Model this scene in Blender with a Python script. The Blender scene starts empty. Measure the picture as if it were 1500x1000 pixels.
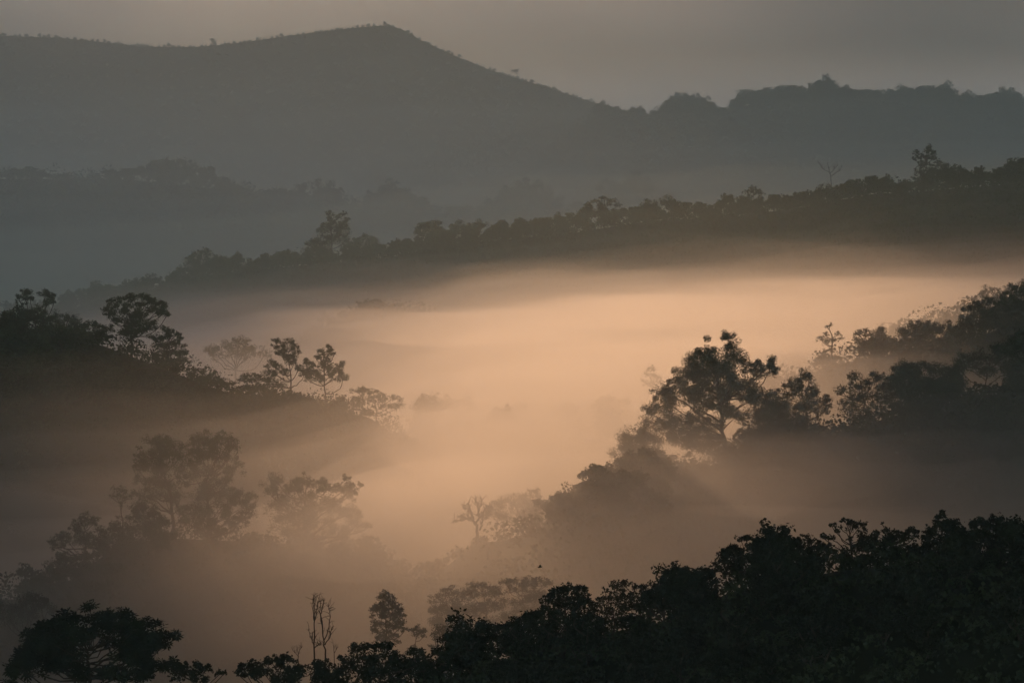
import bpy, math, random
import numpy as np
from mathutils import Vector
R=math.radians
S=bpy.context.scene
C=S.collection
# ---------------- camera
ZC=100.0; PITCH=R(-4.0); TH=math.tan(R(12.0))
cd=bpy.data.cameras.new('camera'); cam=bpy.data.objects.new('camera',cd); C.objects.link(cam); S.camera=cam
cam.location=(0,0,ZC); cam.rotation_euler=(R(90)+PITCH,0,0)
cd.sensor_width=36; cd.lens=18/TH; cd.clip_end=60000; cd.clip_start=1
# ---------------- light
EL=R(22); AZ=R(-40)
w=bpy.data.worlds.new('World'); S.world=w; w.use_nodes=True
nt=w.node_tree; bg=nt.nodes['Background']; bg.inputs['Strength'].default_value=0.15
sky=nt.nodes.new('ShaderNodeTexSky'); sky.sky_type='NISHITA'; sky.sun_disc=False; sky.sun_elevation=EL; sky.sun_rotation=AZ
sky.dust_density=0.4; sky.air_density=1.0; sky.ozone_density=3.0
nt.links.new(sky.outputs[0],bg.inputs[0])
SD=Vector((math.sin(AZ)*math.cos(EL),math.cos(AZ)*math.cos(EL),math.sin(EL)))
ld=bpy.data.lights.new('sun','SUN'); ld.energy=4.0; ld.angle=R(2); ld.color=(1,.575,.315)
lo=bpy.data.objects.new('sun',ld); C.objects.link(lo); lo.rotation_euler=SD.to_track_quat('Z','Y').to_euler(); lo.location=(0,0,1500)
S.view_settings.view_transform='Standard'; S.view_settings.look='None'; S.view_settings.exposure=1.0
HAZE_C=(.9,.97,.9); FAR_C=(.95,.97,.84); HAZE_D=.0002
MIST_C=(.95,.92,.88); MIST_G=.55; MIST=((77,.0003),(71,.0005),(66,.0008),(61,.0014),(56,.0024),(51,.004),(46,.005)); FARMIST=((330,.00014),(250,.00014),(190,.00014),(150,.00016),(122,.00019),(100,.00024),(80,.0003),(58,.00034))
BANK_C=(.99,.68,.45)
S.render.engine='CYCLES'; cy=S.cycles
cy.volume_bounces=1; cy.max_bounces=4; cy.diffuse_bounces=1; cy.transparent_max_bounces=32; cy.use_denoising=True
# ---------------- helpers
def at(px,py,d):
    x=(px-750)/750*TH; y=(500-py)/750*TH
    dy=math.cos(PITCH)-math.sin(PITCH)*y; dz=math.sin(PITCH)+math.cos(PITCH)*y
    k=d/dy
    return Vector((x*k,d,ZC+dz*k))
def hashn(ix,iy,seed):
    h=(ix.astype(np.int64)*374761393+iy.astype(np.int64)*668265263+seed*1274126177)&0xffffffff
    h=((h^(h>>13))*1274126177)&0xffffffff
    return ((h^(h>>16))&0xffff)/65535.0
def vnoise(x,y,seed=0):
    x=np.asarray(x,float);y=np.asarray(y,float)
    ix=np.floor(x);iy=np.floor(y);fx=x-ix;fy=y-iy
    fx=fx*fx*(3-2*fx);fy=fy*fy*(3-2*fy)
    a=hashn(ix,iy,seed);b=hashn(ix+1,iy,seed);c=hashn(ix,iy+1,seed);d=hashn(ix+1,iy+1,seed)
    return (a*(1-fx)+b*fx)*(1-fy)+(c*(1-fx)+d*fx)*fy
def fbm(x,y,seed=0,o=4):
    s=0;a=.5
    for i in range(o):
        s=s+a*(vnoise(x*2**i,y*2**i,seed+i*17)-.5)*2;a*=.5
    return s
def mesh_np(name,v,faces,mat=None,parent=None,smooth=False):
    """faces: (n,k) int array"""
    me=bpy.data.meshes.new(name); v=np.asarray(v,np.float32); f=np.asarray(faces,np.int32)
    n,k=f.shape
    me.vertices.add(len(v)); me.vertices.foreach_set('co',v.ravel())
    me.loops.add(n*k); me.loops.foreach_set('vertex_index',f.ravel())
    me.polygons.add(n); me.polygons.foreach_set('loop_start',np.arange(0,n*k,k,dtype=np.int32))
    if smooth: me.polygons.foreach_set('use_smooth',np.ones(n,bool))
    me.update(calc_edges=True)
    if mat: me.materials.append(mat)
    o=bpy.data.objects.new(name,me); C.objects.link(o)
    if parent: o.parent=parent
    return o
def grid_faces(nu,nv,off=0):
    i=np.arange((nu-1)*(nv-1)); a=(i//(nv-1))*nv+i%(nv-1)
    return np.stack([a,a+nv,a+nv+1,a+1],1)+off
def mat(name,c,rough=.9):
    m=bpy.data.materials.new(name); m.use_nodes=True
    b=m.node_tree.nodes['Principled BSDF']; b.inputs['Base Color'].default_value=(*c,1); b.inputs['Roughness'].default_value=rough
    b.inputs['Specular IOR Level'].default_value=.1
    return m
def vol(name,color,dens,g):
    m=bpy.data.materials.new(name); m.use_nodes=True; t=m.node_tree; t.nodes.clear()
    o=t.nodes.new('ShaderNodeOutputMaterial'); v=t.nodes.new('ShaderNodeVolumePrincipled')
    v.inputs['Color'].default_value=(*color,1); v.inputs['Density'].default_value=dens; v.inputs['Anisotropy'].default_value=g
    v.inputs['Density Attribute'].default_value=''
    t.links.new(v.outputs[0],o.inputs['Volume'])
    return m

# ---------------- materials
def leaf_mat(name,c,var=.5,scale=.35):
    m=bpy.data.materials.new(name); m.use_nodes=True; t=m.node_tree; b=t.nodes['Principled BSDF']
    b.inputs['Roughness'].default_value=.75; b.inputs['Specular IOR Level'].default_value=.12
    g=t.nodes.new('ShaderNodeNewGeometry'); n=t.nodes.new('ShaderNodeTexNoise'); n.inputs['Scale'].default_value=scale; n.inputs['Detail'].default_value=3
    t.links.new(g.outputs['Position'],n.inputs['Vector'])
    r=t.nodes.new('ShaderNodeValToRGB'); e=r.color_ramp.elements
    e[0].position=.3; e[0].color=(*[x*(1-var) for x in c],1); e[1].position=.7; e[1].color=(c[0]*(1+var),c[1]*(1+var*.8),c[2]*(1+var*.5),1)
    t.links.new(n.outputs['Fac'],r.inputs['Fac']); t.links.new(r.outputs['Color'],b.inputs['Base Color'])
    return m
LEAF=leaf_mat('silhouette_leaves',(.013,.019,.011)); LEAF2=leaf_mat('leaves',(.034,.048,.026)); SOIL=leaf_mat('undergrowth',(.016,.022,.013),.5,.08)  # near foliage darkened in its colour to read as a backlit silhouette
BARK=leaf_mat('bark',(.045,.037,.03),.4,1.5)
SX=TH/750
# ---------------- terrain: every hill is a crest line that falls away in front and behind
HILLS=[]
def drop(o,sl): return (np.sqrt(o*o+100)-10)*sl
def hill(name,pts,front,back,slope,rough,seed,nu=200,nv=70,bump=40):
    P=[at(*p) for p in pts]
    xs=np.array([p.x for p in P]); ys=np.array([p.y for p in P]); zs=np.array([p.z for p in P])
    def zf(x,y):
        x=np.asarray(x,float); y=np.asarray(y,float)
        yc=np.interp(x,xs,ys); zc=np.interp(x,xs,zs)
        z=zc-drop(y-yc,slope)+fbm(x/bump,y/bump,seed)*rough*np.clip(np.abs(y-yc)/(bump*.6),.12,1)
        out=(x<xs[0])|(x>xs[-1])|(y<yc-front)|(y>yc+back)
        return np.where(out,-50,z)
    t=np.linspace(xs[0],xs[-1],nu); yc=np.interp(t,xs,ys)
    o=np.linspace(-1,1,nv); o=np.sign(o)*np.abs(o)**1.5; o=np.where(o<0,o*front*.999,o*back*.999)
    X=np.repeat(t[:,None],nv,1); Y=yc[:,None]+o[None]; X[0]+=.01;X[-1]-=.01
    Z=zf(X,Y); Z=np.where(Z<-40,-2,Z)
    ob=mesh_np(name,np.stack([X,Y,Z],-1).reshape(-1,3),grid_faces(nu,nv),SOIL,smooth=True); ob['kind']='structure'
    h=dict(zf=zf,xs=xs,ys=ys,zs=zs,slope=slope,ob=ob); HILLS.append(h); return h
def ground(x,y):
    z=0.0
    for h in HILLS: z=max(z,float(h['zf'](x,y)))
    return z
g=mesh_np('ground',[(-14000,-500,0),(14000,-500,0),(14000,16000,0),(-14000,16000,0)],[(0,1,2,3)],SOIL); g['kind']='structure'
Hfore=hill('hill',[(-500,1150,185),(0,1140,185),(260,1090,190),(420,1050,200),(640,1005,200),(800,955,200),(1010,910,195),(1070,875,190),(1240,840,185),(1400,825,180),(1600,835,175),(2600,880,170)],110,90,.5,.8,11)
Hright=hill('hill',[(560,910,380),(620,865,385),(690,797,388),(740,792,385),(790,775,378),(830,756,378),(880,728,384),(930,705,402),(1040,690,432),(1110,640,440),(1220,640,430),(1340,600,430),(1500,570,420),(1900,450,420),(2600,400,420)],190,110,.55,2,12)
Hright2=hill('hill',[(1020,640,600),(1080,590,590),(1220,535,580),(1400,505,550),(1500,470,530),(1900,280,500),(2600,200,500)],150,120,.5,2,13)
Hright3=hill('hill',[(1200,560,800),(1300,490,790),(1400,462,780),(1500,440,770),(1900,330,760),(2600,330,760)],150,120,.45,2,14)
Hleft=hill('hill',[(-1200,410,520),(-500,470,520),(0,488,530),(80,492,535),(150,507,540),(270,552,550),(330,575,555),(420,586,560),(540,612,575),(600,655,580),(680,745,585)],190,170,.55,2,15)
Hlow=hill('hill',[(-1200,820,340),(-300,880,350),(60,880,362),(170,800,385),(250,790,398),(350,795,405),(460,800,410),(540,815,410),(620,860,405),(680,930,400)],100,80,.6,1.5,16)
Hknoll=hill('hill',[(500,730,610),(560,690,630),(610,655,650),(700,650,690),(800,662,700),(880,640,680),(930,660,660),(990,720,640)],90,90,.35,2,23)
Hdome=hill('hill',[(380,560,1050),(450,500,1060),(500,470,1070),(560,456,1080),(610,462,1080),(660,490,1080),(740,560,1080)],150,150,.4,2,17)
Hridge=hill('hill',[(-1500,560,1380),(-300,520,1350),(60,470,1330),(140,440,1320),(230,430,1305),(280,405,1300),(440,390,1270),(560,380,1250),(640,362,1240),(830,342,1220),(960,322,1200),(1060,318,1190),(1180,303,1180),(1280,284,1160),(1330,282,1160),(1500,268,1150),(1900,230,1100),(2800,200,1050)],380,300,.45,6,18,bump=60)
Hback=hill('hill',[(-1500,240,2050),(-300,255,2100),(0,262,2100),(180,262,2150),(310,276,2200),(440,292,2250),(610,310,2300),(700,315,2320),(760,298,2350),(830,318,2350),(890,290,2400),(940,285,2400),(1000,318,2400),(1300,320,2400),(2500,300,2400)],450,350,.38,8,19,bump=90)
Hspur=hill('hill',[(420,330,3050),(500,275,3050),(560,250,3060),(640,236,3080),(720,205,3100),(780,190,3120),(860,180,3150),(960,230,3150),(1100,330,3150)],350,300,.4,6,20,bump=90)
Hfar=hill('hill',[(700,330,2950),(800,215,2900),(880,165,2850),(930,170,2820),(985,170,2800),(1060,168,2800),(1110,150,2800),(1210,142,2750),(1310,150,2700),(1425,165,2700),(1500,155,2700),(1900,130,2700),(2800,160,2700)],600,400,.45,22,21,bump=150)
Hmt=hill('mountain',[(-1500,90,3700),(-600,70,3700),(0,53,3800),(80,55,3800),(160,63,3800),(200,69,3800),(280,69,3800),(340,64,3800),(420,54,3800),(500,44,3800),(540,40,3800),(570,38,3800),(590,44,3800),(620,62,3800),(680,89,3800),(720,104,3800),(760,116,3800),(800,129,3800),(850,144,3800),(900,160,3850),(960,180,3900),(1300,260,3950),(1900,330,4000),(2600,330,4000)],1300,700,.4,34,22,nu=420,nv=130,bump=230)
# ---------------- trees
def tube(path,rad,sides=6):
    p=np.asarray(path,float); n=len(p); d=np.gradient(p,axis=0); d/=np.linalg.norm(d,axis=1)[:,None]+1e-9
    a=np.cross(d,(.31,.95,.05)); a/=np.linalg.norm(a,axis=1)[:,None]+1e-9; b=np.cross(d,a)
    th=np.arange(sides)*2*np.pi/sides; r=np.asarray(rad,float)[:,None,None]
    v=p[:,None]+r*(a[:,None]*np.cos(th)[None,:,None]+b[:,None]*np.sin(th)[None,:,None])
    i=np.arange((n-1)*sides); k=i//sides; j=i%sides; j2=(j+1)%sides
    return v.reshape(-1,3),np.stack([k*sides+j,k*sides+j2,(k+1)*sides+j2,(k+1)*sides+j],1)
class Geo:
    def __init__(s): s.v=[];s.f=[];s.n=0
    def add(s,v,f): s.v.append(v); s.f.append(f+s.n); s.n+=len(v)
    def mesh(s,name,m,parent=None): return mesh_np(name,np.concatenate(s.v),np.concatenate(s.f),m,parent)
def limb(rng,a,b,sag=.15,n=6):
    a=np.asarray(a,float);b=np.asarray(b,float); t=np.linspace(0,1,n)[:,None]; L=np.linalg.norm(b-a)
    p=a+(b-a)*t; side=rng.normal(size=3)*L*.09
    p=p+np.sin(t*np.pi)*side; p[:,2]-= (np.sin(t*np.pi)*L*sag*.5)[:,0]
    if n>4: p[1:-1]+=rng.normal(size=(n-2,3))*L*.025
    return p
def leaves(rng,cen,L,asp=.5,up=.25,bend=True):
    """kite-shaped leaves at the given points"""
    n=len(cen); d=rng.normal(size=(n,3)); d[:,2]=d[:,2]*.8-.15; d/=np.linalg.norm(d,axis=1)[:,None]
    s=rng.normal(size=(n,3)); s=np.cross(d,s); s/=np.linalg.norm(s,axis=1)[:,None]+1e-9
    l=(L*rng.uniform(.65,1.35,n))[:,None]; w=l*asp*.5
    v=np.stack([cen-d*l*.5,cen+s*w-d*l*.05,cen+d*l*.5,cen-s*w-d*l*.05],1)
    return v.reshape(-1,3),np.arange(4*n).reshape(n,4)
def rosettes(rng,cen,L,k=7):
    n=len(cen); ax=rng.normal(size=(n,3))*.45+(0,-.1,1); ax/=np.linalg.norm(ax,axis=1)[:,None]
    a=np.cross(ax,(.3,.9,.2)); a/=np.linalg.norm(a,axis=1)[:,None]; b=np.cross(ax,a)
    V=[];ph=rng.uniform(0,6.3,n)
    for j in range(k):
        th=ph+j*2*np.pi/k+rng.normal(size=n)*.15; d=a*np.cos(th)[:,None]+b*np.sin(th)[:,None]+ax*rng.uniform(-.35,.25,n)[:,None]
        s=np.cross(d,ax); l=(L*rng.uniform(.7,1.2,n))[:,None]
        V.append(np.stack([cen+d*l*.05,cen+d*l*.6+s*l*.17,cen+d*l,cen+d*l*.6-s*l*.17],1))
    v=np.stack(V,1).reshape(-1,3); return v,np.arange(len(v)).reshape(-1,4)
def blob_points(rng,c,r,L,cov,nc=None,flat=.85,area=.15):
    """leaf points of one foliage clump: smaller tufts spread through and over an ellipsoid"""
    r=np.asarray(r,float); rm=(r[0]*r[2])**.5
    nc=nc or int(np.clip(rng.poisson(11),7,17))
    d=rng.normal(size=(nc,3)); d/=np.linalg.norm(d,axis=1)[:,None]; d[:,2]=np.where(d[:,2]<-.5,-d[:,2]*.5,d[:,2])
    tc=np.asarray(c)+d*r*rng.uniform(.4,1.0,nc)[:,None]
    n=max(6,int(np.pi*r[0]*r[2]*cov/(area*L*L)))
    k=rng.integers(0,nc,n); tr=rm*.42*rng.uniform(.5,1.35,nc)
    o=rng.normal(size=(n,3)); o/=np.linalg.norm(o,axis=1)[:,None]; o*=(rng.uniform(0,1,n)**.5*1.1)[:,None]; o[:,2]*=flat
    return tc[k]+o*tr[k][:,None],tc
def tree_geo(rng,blobs,path,L,cov=.8,rtrunk=.3,style='leaf',twig=.06,ntw=4,flat=.85,limbs=True,attach=.75):
    """blobs: (x,y,z,rx,rz); path: trunk points from the foot up"""
    T=Geo();F=Geo(); path=np.asarray(path,float)
    # smooth trunk
    tt=np.linspace(0,len(path)-1,max(6,3*len(path))); P=np.stack([np.interp(tt,np.arange(len(path)),path[:,i]) for i in range(3)],1)
    P[1:-1]+=rng.normal(size=(len(P)-2,3))*rtrunk*.35*np.array((1,1,0)); H=P[-1,2]-P[0,2]
    rad=np.interp(np.linspace(0,1,len(P)),[0,.06,1],[rtrunk*1.5,rtrunk,rtrunk*.35])
    T.add(*tube(P,rad,8))
    for (x,y,z,rx,rz) in blobs:
        c=np.array((x,y,z))
        if limbs:
            hd=np.hypot(P[:,0]-x,P[:,1]-y); want=z-attach*hd-rz*.2
            j=int(np.argmin(np.abs(P[:,2]-np.clip(want,P[0,2]+H*.25,P[-1,2])))); a=P[j]
            lp=limb(rng,a,c-(0,0,rz*.2)); rl=max(min(rad[j]*.7,.025*np.linalg.norm(c-a)+twig),twig*1.2)
            T.add(*tube(lp,np.linspace(rl,twig,len(lp)),5))
        pts,tc=blob_points(rng,c,(rx,rx*.9,rz),L,cov,flat=flat,area=.15 if style=='leaf' else .55)
        if style=='leaf': F.add(*leaves(rng,pts,L))
        else: F.add(*rosettes(rng,pts,L))
        for q in tc[:ntw if limbs else 0]:
            tp=limb(rng,c-(0,0,rz*.2),q,0,4); T.add(*tube(tp,np.linspace(twig,twig*.4,4),4))
    return T,F
def things(name,label,cat,loc,group=None):
    o=bpy.data.objects.new(name,None); C.objects.link(o); o.location=loc; o['label']=label; o['category']=cat
    if group:o['group']=group
    return o
Z4=lambda X,Y:(X/2.5,600+Y/2.5)
Z3=lambda X,Y:(X/2.994,380+Y/2.994)
Z5=lambda X,Y:(400+X/2.5,600+Y/2.5)
Z6=lambda X,Y:(850+X/2.308,420+Y/2.308)
Z7=lambda X,Y:(900+X/2.5,650+Y/2.5)
Z8=lambda X,Y:(250+X/2.5,220+Y/2.5)
Z2=lambda X,Y:(750+X/2,Y/2)
ZS={Z4:2.5,Z3:2.994,Z5:2.5,Z6:2.308,Z7:2.5,Z8:2.5,Z2:2.0}
PLACED=[]
def hero(seed,name,label,cat,d,conv,blobs,foot,trunk=None,group=None,L=None,cov=.75,style='leaf',rt=None,mat=None,flat=.85,depth=.3,rs=1.28,limbs=True,ntw=4,attach=.55,fill=0):
    rng=np.random.default_rng(seed); k=ZS[conv]; s=d*SX; blobs=list(blobs); n0=len(blobs)
    while fill>0:
        a,c=(blobs[int(q)] for q in rng.integers(0,n0,2)); dd=math.hypot(a[0]-c[0],a[1]-c[1])
        if 0<dd<2.6*(a[2]+c[2]): blobs.append(((a[0]+c[0])/2+rng.normal()*4,(a[1]+c[1])/2+rng.normal()*4,(a[2]+c[2])/2)); fill-=1
    fx,fy=conv(*foot); w=at(fx,fy,d); gz=ground(w.x,d); base=Vector((w.x,d,gz-.15))
    xs=[b[0] for b in blobs]; wid=(max(xs)-min(xs))/k*s*depth+.3
    B=[]
    for b in blobs:
        p=at(*conv(b[0],b[1]),d); rx=b[2]/k*s*rs; rz=(b[3] if len(b)>3 else b[2]*.9)/k*s*rs
        B.append((p.x-base.x,rng.uniform(-1,1)*wid,p.z-base.z,rx,rz))
    top=max(b[2] for b in B)
    if trunk: path=[(0,0,0)]+[tuple(np.array(at(*conv(*t),d))-np.array(base)) for t in trunk]
    else: path=[(0,0,0),(rng.normal()*.2,0,top*.4),(np.mean([b[0] for b in B])*.6,0,top*.78)]
    px=d*.000415
    L=L or max(.25,px*1.55); rt=rt or max(.14,top*.018)
    T,F=tree_geo(rng,B,path,L,cov,rt,style,max(.03,px*.33),ntw,flat,limbs,attach)
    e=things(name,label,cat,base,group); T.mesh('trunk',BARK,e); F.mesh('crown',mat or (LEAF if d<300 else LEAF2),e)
    PLACED.append((base.x,d)); return e
# ---------------- the trees that stand out one by one
# big tree and its neighbours on the right-hand slope
hero(101,'tall_tree','tallest dark tree with billowing crown on the nose of the misty right slope','tree',432,Z6,
 [(512,185,30),(505,215,26),(440,225,45),(480,262,58),(405,265,40),(555,255,34),(585,275,34),(640,280,36),(610,305,30),(655,270,24),(370,298,36),(335,332,36),(275,358,34),(305,395,46),(252,432,36),(362,372,50),(440,330,58),(500,322,42),(545,345,42),(420,410,50),(345,448,42),(285,462,38),(495,415,38),(565,385,30),(395,492,46),(455,470,34),(525,440,30),(300,520,44),(430,300,40),(470,380,30),(350,500,46),(430,540,40),(250,480,40),(460,560,36),(310,420,44),(410,350,44)],
 (487,640),[(484,500),(478,410),(466,330),(470,250)],cov=1.2,rt=.4,fill=7,flat=.95)
hero(102,'leafy_tree','pale leafy tree at the left foot of the tallest dark tree','tree',428,Z6,
 [(195,490,40),(160,520,36),(225,520,44),(150,565,40),(195,575,48),(140,610,38),(240,570,40),(190,630,50),(270,600,40),(130,640,30)],(195,700),cov=1.0,fill=5)
hero(103,'bushy_tree','broad bushy tree filling the gap right of the tallest dark tree','tree',438,Z6,
 [(612,385,40),(660,380,30),(585,430,45),(640,440,60),(700,440,55),(600,500,60),(670,500,60),(740,470,45),(560,560,50),(640,570,60),(720,540,60),(780,500,50)],(650,640),cov=1.1,fill=4)
hero(104,'ragged_tree','ragged small crowned tree just right of the bushy one beside the tallest tree','tree',440,Z6,
 [(758,308,24),(735,325,24),(705,330,22),(770,300,14),(720,352,30),(765,350,32),(795,365,26),(835,385,20),(845,405,14),(810,405,28),(700,365,24),(760,400,36),(820,425,22),(740,420,36)],(765,520),[(765,430),(750,360)],cov=1.0)
hero(105,'ragged_tree','ragged tree with layered boughs reaching left over the mist, mid right slope','tree',432,Z6,
 [(932,308,26),(895,355,20),(870,358,12),(915,335,22),(950,340,28),(1000,298,22),(985,325,30),(1025,320,30),(920,380,26),(960,385,40),(890,400,24),(905,430,26),(1000,380,44),(950,430,40)],(970,520),[(965,430),(955,370)],cov=.75)
hero(106,'spreading_tree','wide dome shaped dark tree, largest crown on the slope right of the tallest tree','tree',425,Z6,
 [(1160,278,40,24),(1110,298,42,26),(1220,285,46,26),(1060,318,36,24),(1265,305,36,24),(1170,315,60,32),(1090,340,50,30),(1230,330,52,30),(1040,350,36,28),(1150,360,60,34),(1280,345,36,28),(1220,370,50,34),(1080,380,50,34)],(1160,500),[(1160,400),(1165,330)],cov=1.3,fill=5)
hero(107,'feathery_tree','feathery tree right of the wide dome, with thin boughs showing mist between','tree',428,Z6,
 [(1300,248,30),(1345,232,28),(1330,265,34),(1385,255,34),(1420,212,30),(1395,205,20),(1450,215,26),(1430,245,36),(1370,290,40),(1300,285,30),(1440,285,42),(1275,262,18)],(1370,430),[(1370,330),(1375,280)],cov=.7,ntw=6)
hero(108,'dark_tree','dark tree cut by the right edge halfway up the picture','tree',420,Z6,
 [(1480,190,34),(1510,170,40),(1465,225,30),(1500,230,46),(1480,280,46),(1525,290,60),(1470,340,46),(1510,350,60)],(1500,470),cov=1.0)
# upper ridge on the right
hero(111,'gnarled_tree','gnarled half bare tree with a curled top on the upper right ridge','tree',580,Z6,
 [(846,128,8),(834,135,8),(828,162,11),(815,178,14),(870,162,11),(880,172,10),(850,182,15),(835,190,16)],(850,225),[(852,190),(850,160),(840,140),(848,124)],cov=.7,rt=.2,depth=.2)
hero(112,'round_headed_tree','tree with two round heads between the gnarled tree and the dark clump','tree',570,Z6,
 [(945,165,18),(962,155,16),(978,165,14),(935,180,18),(1012,150,20),(1000,165,20),(1025,165,16),(1010,185,22),(970,190,26)],(980,240),[(980,215)],cov=.8)
hero(113,'bushy_tree','bushy crowned tree at the left end of the dark clump on the upper right ridge','tree',560,Z6,
 [(1082,155,22),(1120,135,22),(1155,128,28),(1105,165,30),(1150,160,36),(1185,150,30),(1130,190,40),(1080,190,28),(1180,190,40)],(1135,250),cov=1.0)
hero(114,'bushy_tree','bushy tree with a notched top in the middle of the upper right ridge','tree',555,Z6,
 [(1215,145,26),(1240,135,22),(1265,155,24),(1225,175,36),(1275,180,30),(1250,200,40)],(1240,255),cov=1.0)
hero(115,'leaning_tree','tall dark tree leaning left at the upper right edge of the picture','tree',540,Z6,
 [(1310,100,30),(1335,72,24),(1350,60,18),(1385,58,22),(1370,42,16),(1300,130,28),(1350,105,40),(1320,150,36),(1395,90,40),(1380,130,50),(1340,180,40)],(1370,230),cov=1.0)
hero(116,'dense_tree','dense black tree against the right edge on the upper ridge','tree',532,Z6,
 [(1430,55,30),(1455,35,28),(1490,25,36),(1520,40,50),(1430,90,44),(1480,80,56),(1440,130,50),(1500,130,60)],(1470,220),cov=1.05)
hero(117,'faint_tree','faint washed out tree behind the leaning tree at upper right','tree',760,Z6,
 [(1382,18,20),(1355,28,18),(1410,20,18),(1335,40,14),(1380,40,26),(1440,10,14),(1415,45,24)],(1385,90),cov=.6)
hero(118,'faint_tree','tiny faint tree left of the leaning tree, dissolving in orange mist','tree',780,Z6,
 [(1243,92,14),(1255,105,14),(1235,112,14)],(1246,150),cov=.6)
hero(119,'lone_tree','pale lone tree in the glowing mist left of the tallest dark tree','tree',640,Z6,
 [(240,282,16),(232,298,14),(262,312,16),(250,300,12),(268,325,14),(215,318,12),(235,330,18)],(245,400),[(246,330)],cov=.6)
# left hill
hero(121,'twin_headed_tree','tree with two round tufted heads near the left edge','tree',532,Z3,
 [(112,148,26),(92,180,24),(125,175,18),(72,188,10),(196,160,24),(222,168,20),(205,190,26),(238,190,12),(162,222,24),(205,240,22),(222,262,20),(118,238,22),(140,255,30),(66,246,14),(180,270,26)],(155,400),[(155,300),(150,260)],cov=1.2,rs=1.35,attach=1.4,rt=.22)
hero(122,'hazy_tree','hazy soft tree half hidden behind the twin headed tree','tree',690,Z3,
 [(250,268,40),(300,260,36),(330,280,34),(270,300,46),(320,310,40),(230,300,40)],(285,430),cov=.7)
hero(123,'tall_tree','tallest tree of the left hill, open crown of tufts on forked boughs','tree',546,Z3,
 [(482,190,22),(475,215,14),(500,208,22),(492,240,26),(535,180,22),(555,165,18),(578,175,20),(562,205,24),(622,172,24),(640,190,26),(615,205,24),(680,190,24),(705,208,28),(722,232,20),(700,235,22),(732,240,10),(660,228,30),(625,240,32),(590,255,28),(540,240,34),(515,270,24),(620,288,34),(660,300,26),(565,292,40),(680,275,16),(600,320,36),(545,325,32)],
 (575,470),[(576,380),(572,310),(585,250)],cov=1.25,rs=1.35,rt=.3,ntw=5)
hero(124,'umbrella_tree','flat layered umbrella tree left of the tallest tree on the left hill','tree',542,Z3,
 [(400,288,34,18),(370,310,28,18),(430,300,20,14),(430,325,36,20),(470,310,26,18),(485,295,12,10),(390,335,40,22),(460,345,40,22),(420,360,46,24),(370,345,30,20)],(425,470),[(425,380),(420,330)],cov=1.3)
hero(125,'stepped_tree','dark tree with stepped leafy tiers at the right end of the left hill','tree',555,Z3,
 [(720,310,22,16),(745,318,24,16),(775,328,20,16),(690,345,34,22),(740,348,40,24),(785,350,14,12),(770,375,36,22),(710,385,46,26),(800,412,30,20),(820,408,12,10),(750,415,50,28),(690,425,46,28),(795,450,36,22),(820,455,14,14),(740,465,50,30),(790,485,34,24),(700,480,46,28)],(745,560),[(748,440),(740,370)],cov=1.3)
hero(126,'shrub','rounded shrub stepping down right of the tiered tree on the left hill','shrub',560,Z3,
 [(862,488,20),(885,500,18),(850,510,26),(925,510,24),(945,520,12),(900,525,34),(880,555,46),(940,550,34),(840,545,36)],(890,610),cov=1.0)
hero(127,'umbrella_tree','low umbrella tree with see-through tiers left of the slender tree','tree',564,Z3,
 [(1105,503,28,12),(1075,510,22,11),(1130,515,22,12),(1060,535,34,13),(1015,543,26,11),(990,548,10,6),(1100,540,40,15),(1150,532,36,16),(1190,530,30,14),(1120,565,50,18),(1200,560,44,20),(1040,572,26,12)],(1110,640),[(1110,570),(1105,530)],cov=.95)
hero(128,'slender_tree','slender tree with tufted crown, left one of the pair at the hill spur','tree',568,Z3,
 [(1208,362,18),(1192,375,8),(1228,358,14),(1265,360,20),(1245,378,20),(1280,370,12),(1215,388,16),(1290,392,20),(1262,400,24),(1232,415,24),(1308,410,16),(1290,430,24),(1255,440,28),(1195,462,24),(1172,468,12),(1220,470,26),(1285,455,20),(1185,495,26),(1215,500,24),(1310,480,24),(1330,505,26),(1250,500,22)],(1278,580),[(1276,510),(1268,460),(1255,400)],cov=1.0,rs=1.25,rt=.2,ntw=5)
hero(129,'slender_tree','slender tree with several upright heads, right one of the pair at the hill spur','tree',574,Z3,
 [(1442,385,14),(1455,400,14),(1440,410,16),(1408,405,16),(1420,425,18),(1462,420,14),(1385,440,20),(1350,445,20),(1335,458,12),(1370,465,24),(1440,450,26),(1410,470,26),(1350,485,20),(1488,470,20),(1500,460,12),(1475,490,24),(1440,490,26),(1390,505,24),(1500,500,20),(1370,500,26),(1350,520,26),(1460,515,26),(1500,525,26),(1400,530,24)],(1425,590),[(1424,530),(1422,470),(1435,420)],cov=1.0,rs=1.25,rt=.2,ntw=5)
hero(130,'umbrella_tree','umbrella tree with drooping tiers at the tip of the left hill','tree',580,Z3,
 [(1560,575,40,12),(1600,570,34,12),(1640,580,36,14),(1670,600,34,14),(1720,610,44,15),(1750,640,24,14),(1590,600,40,16),(1650,620,50,18),(1700,650,40,18),(1570,625,36,18)],(1650,730),[(1650,660),(1640,610)],cov=.95)
hero(131,'broad_tree','broad dark canopy tree at the far left, below the twin headed tree','tree',528,Z3,
 [(20,300,40),(60,290,36),(-30,300,50),(100,310,40),(40,340,60),(110,350,50),(-20,360,60),(160,330,46),(170,370,50),(60,400,60)],(70,470),cov=1.05)
hero(132,'broad_tree','broad dark canopy tree between twin headed tree and umbrella tree','tree',538,Z3,
 [(240,345,40),(290,335,36),(330,350,34),(210,375,46),(270,380,56),(330,390,50),(230,420,56),(300,430,60)],(275,480),cov=1.05)
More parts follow.
